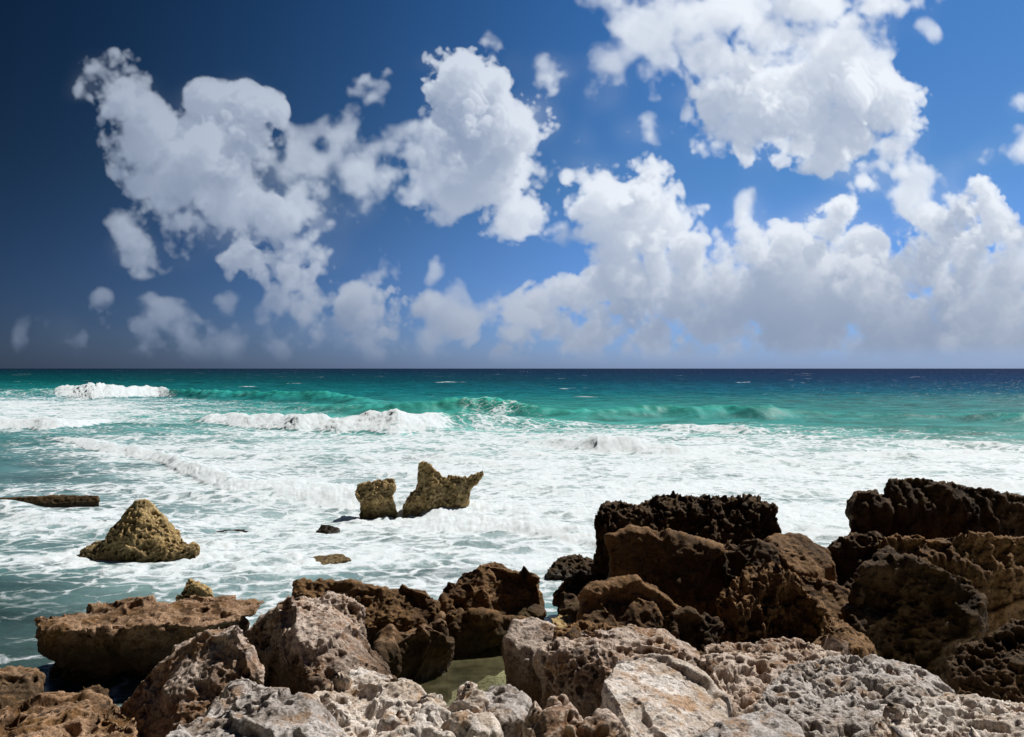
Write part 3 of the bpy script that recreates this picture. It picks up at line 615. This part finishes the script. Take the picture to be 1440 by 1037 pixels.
# -- water line, left and centre
rock('broad flat-topped tan slab rock at the left water line with a dark undercut front', 'tan', 'slab', .022, [
 ([(46,870,12.8),(112,852,13.4),(190,846,13.7),(250,843,13.8),(330,838,14.0),(371,843,13.9),(362,860,13.2),(300,880,12.4),(232,878,12.4),(190,882,12.3),(120,884,12.25),(50,888,12.4),(54,925,12.6),(110,960,12.7),(180,962,12.8),(230,940,12.8)], .4, None),
 ([(70,900,12.9),(300,890,13.0),(345,872,13.6),(320,920,13.2),(180,965,12.9),(110,965,12.9)], 1.0, -.6)], GM, smooth=2)
rock('small ochre knob behind the flat-topped slab rock', 'ochre', 'seakarst', .022, [
 ([(248,838,15.8),(258,822,15.9),(266,817,16),(280,823,16),(298,832,15.9),(300,842,15.7)], .5, -.2)], GM, smooth=1)
rock('dark olive block behind the big ridged boulder, with a straight top edge', 'brown', 'rough', .022, [
 ([(413,817,13.9),(450,817,14.1),(490,822,13.9),(545,823,13.9),(600,830,13.7),(622,852,13.5),(612,880,13.2),(540,930,12.7),(480,930,12.7),(415,850,13.5)], 1.6, -.6)], GM)
rock('reddish brown wedge rock with a sunlit knobbly right edge beside the tide pool', 'tan', 'worn', .02, [
 ([(540,895,12.7),(590,880,12.8),(624,864,13.1),(633,878,13.1),(615,930,13.1),(590,958,12.8),(562,955,12.4),(535,925,12.3)], .8, -.6)], GM, smooth=2)
rock('rounded dark brown boulder between the olive block and the tide pool', 'brown', 'worn', .022, [
 ([(622,830,14.8),(650,802,15.1),(690,790,15.3),(738,796,15.3),(762,818,15.1),(769,850,14.9),(760,868,14.6),(720,872,14.3),(640,868,14.1),(624,850,14.2)], 1.4, -.4),
 ([(633,868,14.1),(690,862,14.0),(740,872,14.2),(735,885,14.1),(705,903,14.0),(650,914,13.7),(634,905,13.7)], 1.3, -.6)], GM, smooth=2)
rock('small smooth black stone wedged beside the rounded dark brown boulder', 'dark', 'smooth', .02, [
 ([(737,858,12.6),(750,846,12.8),(765,850,12.8),(770,862,12.7),(758,870,12.5)], .4, None)], GM)
rock('low yellowish brown rock at the far end of the narrow channel', 'tan', 'seakarst', .025, [
 ([(768,803,19.2),(785,785,19.6),(815,780,19.6),(840,790,19.6),(862,800,19.3),(862,813,19),(800,813,18.8),(772,810,18.9)], .8, -.4)], GM)
rock('blackish rounded rock on the right bank of the narrow channel', 'dark', 'rough', .022, [
 ([(789,822,15.2),(803,810,15.4),(840,808,15.4),(862,822,15.2),(862,850,14.8),(820,862,14.4),(792,855,14.5)], 1, -.4)], GM)
rock('small yellow-green rock at the near mouth of the channel', 'ochre', 'rough', .02, [
 ([(772,870,12.6),(790,858,12.8),(808,862,12.8),(810,880,12.4),(775,882,12.3)], .5, -.2)], GM)

# -- the big dark rocks, right
rock('long flat-topped black rock with a jagged crest standing against the white foam', 'dark', 'karst', .028, [
 ([(833,765,15.2),(836,730,15.4),(842,713,15.6),(868,706,15.9),(905,706,16.0),(935,720,15.6),(940,790,14.6),(860,790,14.4)], .9, -.3),
 ([(890,712,16),(905,702,16.3),(945,696,16.5),(1000,701,16.5),(1045,702,16.4),(1060,740,15.5),(1050,790,14.5),(900,790,14.4)], 1.0, .3),
 ([(1030,706,16.3),(1062,703,16.4),(1090,712,16.2),(1098,738,15.8),(1106,752,15.5),(1092,770,15.1),(1040,785,14.7),(1010,740,15.6)], .7, .9)], GM, smooth=1.5)
rock('dark reddish brown bulging rock leaning on the long black rock', 'brown', 'worn', .025, [
 ([(857,752,13),(890,742,13.4),(935,752,13.4),(975,766,13.2),(1025,782,12.9),(1042,805,12.6),(1035,850,12),(960,850,11.8),(895,838,12),(860,815,12.4)], 1.6, -.2)], GM)
rock('dark grey lumpy rock below the right end of the long black rock', 'dark', 'worn', .022, [
 ([(1010,776,13),(1045,762,13.3),(1085,768,13.3),(1112,785,13.2),(1108,808,12.8),(1040,815,12.4),(1012,800,12.6)], .8, .2)], GM)
rock('smooth pale grey-brown slab rock sloping right into the gap of white foam', 'brown', 'worn', .022, [
 ([(1080,762,13.6),(1095,756,13.8),(1130,766,13.8),(1160,772,13.8),(1168,797,13.4),(1120,806,13),(1085,785,13.2)], .8, -.1)], GM, smooth=2)
rock('brown sloping slab rock with a knobbly left edge in the middle of the heap', 'brown', 'worn', .018, [
 ([(810,868,9.8),(828,845,10.2),(862,823,10.6),(895,825,10.6),(945,853,10.5),(975,875,10.2),(960,905,9.6),(900,905,9.3),(820,890,9.4)], 1.2, .2)], GM, smooth=2)
rock('dark grey rock with a ridged crust behind the sunlit boulders', 'dark', 'rough', .018, [
 ([(935,870,9.8),(975,858,10),(1005,880,9.8),(1010,900,9.5),(975,915,9.1),(930,905,9.2)], .9, .5)], GM)
rock('dark brown ribbed rock rising to a point right of the heap', 'brown', 'karst', .02, [
 ([(1010,850,10.8),(1035,822,11.2),(1085,808,11.5),(1120,822,11.4),(1160,850,11),(1165,900,10.3),(1060,912,9.9),(1010,890,10.1)], 1.2, .2)], GM, smooth=2)
rock('small reddish brown rock behind the ribbed rock beside the black boulder', 'brown', 'worn', .022, [
 ([(1095,812,12.4),(1130,803,12.8),(1165,812,12.7),(1195,832,12.4),(1192,870,11.8),(1150,880,11.5),(1110,845,12)], .9, .1)], GM)
rock('narrow dark brown rock sliver at the foot of the big black boulder', 'brown', 'rough', .018, [
 ([(1164,870,9.8),(1180,868,10),(1200,890,9.7),(1210,912,9.3),(1180,922,9),(1163,900,9.3)], .6, .8)], GM, smooth=2)
rock('huge dark block with a sheer left side, topmost at the right edge', 'dark', 'sheer', .03, [
 ([(1246,700,15.3),(1250,676,15.6),(1300,672,15.8),(1340,679,15.8),(1392,697,15.6),(1500,712,15.6),(1500,770,14.4),(1380,765,14.2),(1250,765,14.4),(1232,745,14.7)], 1.8, .2),
 ([(1190,758,15),(1204,692,15.6),(1218,692,15.6),(1250,702,15.4),(1250,770,14.5),(1195,775,14.6)], 1.4, .0)], GM, smooth=2)
rock('dark brown ledge rock under the huge right block with a sunlit rim', 'brown', 'sheer', .025, [
 ([(1235,760,13),(1260,748,13.5),(1330,750,13.6),(1400,755,13.6),(1520,752,13.6),(1520,860,12),(1380,870,11.6),(1260,850,12)], 1.2, .0)], GM)
rock('grey-brown rock filling the notch left of the huge right block', 'dark', 'rough', .025, [
 ([(1165,775,13.6),(1185,760,14),(1235,745,14.2),(1262,765,13.8),(1262,810,13),(1200,830,12.6),(1168,800,13.1)], 1.0, .0)], GM)
rock('big rounded black boulder low in the shade at the right', 'dark', 'rough', .022, [
 ([(1198,835,11.2),(1210,800,11.7),(1240,780,12),(1290,786,12),(1325,803,11.9),(1365,815,11.6),(1380,838,11.2),(1370,880,10.6),(1315,920,10),(1225,912,10),(1200,880,10.4)], 1.4, .2)], GM, smooth=4)
rock('dark pitted rock slope rising at the bottom right edge', 'dark', 'comb', .016, [
 ([(1328,930,7.6),(1345,905,8),(1385,888,8.2),(1425,866,8.4),(1520,862,8.4),(1520,1010,6.6),(1430,1010,6.4),(1350,985,6.8)], 1.0, 1.0)], GM)

# -- sunlit boulders, foreground
rock('sharp grey peak rock with a long dark ribbed slope, in front of the flat-topped slab', 'pink', 'holes', .013, [
 ([(318,884,8.0),(331,872,8.0),(341,880,8.1),(351,925,7.9),(362,960,7.7),(335,975,7.5),(300,1000,7.4),(240,1060,7.1),(160,1060,7.3),(164,995,8.2),(205,952,8.3),(262,912,8.2)], .5, .6)], GF, smooth=1.5)
rock('big ridged boulder with a dark hollow left face and pale pitted crest', 'pink', 'holes', .013, [
 ([(347,898,10.4),(372,866,10.4),(408,838,10.0),(440,842,10.0),(432,900,9.2),(462,945,8.7),(440,968,8.7),(400,1000,9.3),(365,965,10.0),(347,930,10.4)], 1.2, .2),
 ([(408,838,10.0),(440,840,10.1),(470,858,10.2),(500,888,10.2),(535,932,9.7),(575,975,9.1),(580,992,8.6),(520,1005,8.0),(440,985,8.1),(440,950,8.7),(425,890,9.3)], 1.0, .2)], GF, smooth=1.5)
rock('knobbly pinkish crest rock on the shoulder of the big ridged boulder', 'pink', 'comb', .015, [
 ([(432,850,10.6),(460,832,10.8),(490,836,10.8),(512,852,10.7),(510,878,10.5),(498,900,10.3),(455,880,10.3)], .7, 1.0)], GF, smooth=1.5)
rock('pale pitted rock slope running down to the tide pool from the bottom edge', 'pale', 'holes', .012, [
 ([(398,1005,7.0),(432,985,7.3),(462,962,7.7),(505,940,8.2),(545,952,8.2),(583,985,7.8),(592,1003,7.5),(560,1060,6.7),(400,1060,6.4)], .7, .8)], GF, smooth=1.5)
rock('light grey rock hump with round black holes at the bottom left', 'grey', 'holes', .010, [
 ([(205,1060,5.7),(262,1012,6.0),(300,980,6.4),(330,963,6.6),(360,972,6.6),(398,998,6.3),(440,1002,6.1),(490,1030,5.8),(500,1060,5.4),(215,1060,5.5)], .6, 1.2)], GF, smooth=2)
rock('orange-brown knobbly rock in the bottom left corner', 'tan', 'slab', .013, [
 ([(-30,1028,7.3),(20,1000,7.7),(60,985,8),(110,982,8),(135,1003,7.6),(185,1015,7.3),(196,1060,6.6),(-30,1060,6.7)], .7, .8)], GF)
rock('low brown rock at the left edge beside dark water', 'tan', 'rough', .018, [
 ([(-30,965,11),(20,953,11.2),(48,951,11.3),(58,960,11.1),(45,985,10.6),(-30,1000,10.2)], .8, -.2)], GM)
rock('small dark rock half in the shaded gap behind the orange-brown knobbly rock', 'dark', 'rough', .018, [
 ([(95,978,9.6),(115,966,9.8),(145,972,9.8),(160,1000,9.4),(130,1010,9.2)], .5, .0)], GM, smooth=2)
rock('white-grey rock with a flame-shaped spire at the bottom centre', 'pale', 'fin', .010, [
 ([(508,1060,5.6),(545,1008,6.1),(585,978,6.4),(615,970,6.5),(650,985,6.2),(690,1005,6),(715,1060,5.5)], .6, 1.3),
 ([(630,985,6.2),(648,958,6.3),(660,948,6.3),(676,952,6.3),(672,985,6.2),(690,1010,6.0),(640,1010,6.0)], .3, 1.6)], GF, smooth=1)
rock('small grey speckled stone between the spire rock and the tall fins', 'grey', 'holes', .012, [
 ([(673,985,7),(690,969,7.2),(712,967,7.2),(738,985,7),(735,1005,6.8),(700,1020,6.6),(675,1005,6.8)], .5, 1.2)], GF, smooth=2)
rock('group of sharp upright pinkish fins at the bottom edge', 'pink', 'fin', .010, [
 ([(735,1060,5.5),(743,1005,5.8),(750,984,5.9),(760,1000,5.8),(765,1060,5.4)], .25, 1.3),
 ([(762,1000,5.75),(775,978,5.85),(795,980,5.85),(806,1000,5.7),(822,1060,5.3),(765,1060,5.35)], .3, 1.3),
 ([(815,1025,5.6),(835,1010,5.7),(850,1012,5.7),(872,1034,5.5),(878,1060,5.3),(815,1060,5.3)], .3, 1.3)], GF, smooth=1)
rock('rounded brownish boulder with a single round hole above the tide pool', 'pink', 'smooth', .013, [
 ([(709,900,9.6),(719,876,9.8),(745,863,9.9),(775,868,9.9),(800,887,9.6),(800,930,9.2),(778,985,9.1),(735,960,9.3),(711,932,9.4)], .9, .2)], GF, smooth=3)
rock('dark crusted rock ridge behind the big pale boulder', 'brown', 'comb', .013, [
 ([(780,885,9.4),(815,876,9.6),(850,880,9.5),(888,883,9.4),(905,900,9.0),(860,915,8.8),(790,905,8.9)], .5, 1.0)], GF, smooth=2)
rock('large arched boulder with a pale rounded crest and shaded hollow front', 'pink', 'holes', .012, [
 ([(762,922,8.6),(790,908,8.7),(840,905,8.5),(870,915,8.2),(860,960,7.9),(850,1030,7.7),(810,1000,8.1),(778,960,8.4)], .8, .8),
 ([(830,908,8.7),(880,885,9.0),(925,887,9.1),(960,910,9.0),(1000,935,8.8),(1032,965,8.3),(1046,1000,7.8),(1000,1020,7.4),(930,945,7.8),(865,925,8.1)], .8, .8)], GF, smooth=2)
rock('largest smooth pale block with one clean sunlit face, bottom right of centre', 'pale', 'smooth', .010, [
 ([(848,950,6.7),(868,932,7.2),(905,925,7.5),(945,934,7.5),(985,958,7.3),(1015,990,6.9),(1035,1020,6.5),(1015,1060,5.9),(900,1060,5.7),(870,1060,5.9),(858,1010,6.3)], .7, 1.0)], GF, smooth=1.5)
rock('honeycombed pinkish rock shelf full of deep hollows right of the pale block', 'pink', 'comb', .013, [
 ([(990,908,9.0),(1030,898,9.3),(1080,893,9.4),(1130,896,9.3),(1180,908,9.1),(1190,930,8.4),(1100,1010,7.1),(1030,1010,7.3),(990,965,8.3)], 1.0, .6)], GF, smooth=2)
rock('wide grey honeycombed rock expanse at the lower right', 'grey', 'comb', .012, [
 ([(1072,965,7.3),(1115,930,7.9),(1180,918,8.1),(1230,925,8.0),(1285,928,7.9),(1318,948,7.7),(1360,985,7.3),(1380,1060,6.2),(1250,1060,5.7),(1060,1060,5.6),(1050,1010,6.4)], 1.1, .6)], GF, smooth=2)
rock('pale rock ridge crossing the bottom right corner', 'pale', 'comb', .011, [
 ([(1232,1015,6.0),(1262,990,6.3),(1300,990,6.3),(1335,968,6.6),(1370,970,6.6),(1410,987,6.4),(1520,1000,6.2),(1520,1060,5.4),(1195,1060,5.5)], 1.0, .8)], GF, smooth=2)
rock('flat light grey rock strip along the bottom edge beside the pale block', 'grey', 'smooth', .010, [
 ([(985,1035,5.2),(1030,1018,5.4),(1080,1013,5.4),(1115,1024,5.3),(1140,1060,4.9),(980,1060,4.9)], .4, 1.6)], GF, smooth=2)
print('rocks', TOT[0], time.time()-T0)

# ------------------------------------------------------------------ ground under and between the rocks
def build_ground():
    n = 260
    us = np.linspace(-1.6, 1.6, n); ys = np.concatenate([np.linspace(-6, 18, 240), np.linspace(18.3, 120, 60)])
    U, Y = np.meshgrid(us, ys); X = U*(np.abs(Y)+8)
    h = np.interp(Y, [-6, 2, 5, 7, 9, 11.5, 14, 20, 60, 120], [2.4, 2.2, 1.6, 1.05, .35, -.30, -.42, -.9, -3, -6])
    h += .28*pn(X*.8, Y*.8, 61)+.14*pn(X*2, Y*2, 62)+.07*pn(X*5, Y*5, 63)
    m = rock_mat('shore_bed', (.46,.42,.26), (.60,.56,.38), (.14,.12,.06), (.30,.26,.12), wet=-9, bump=.02)
    o = mesh_np("ground", np.stack([X, Y, h], -1).reshape(-1, 3), grid_faces(len(ys), n)[:, ::-1], m)
    o['kind'] = 'structure'
build_ground()
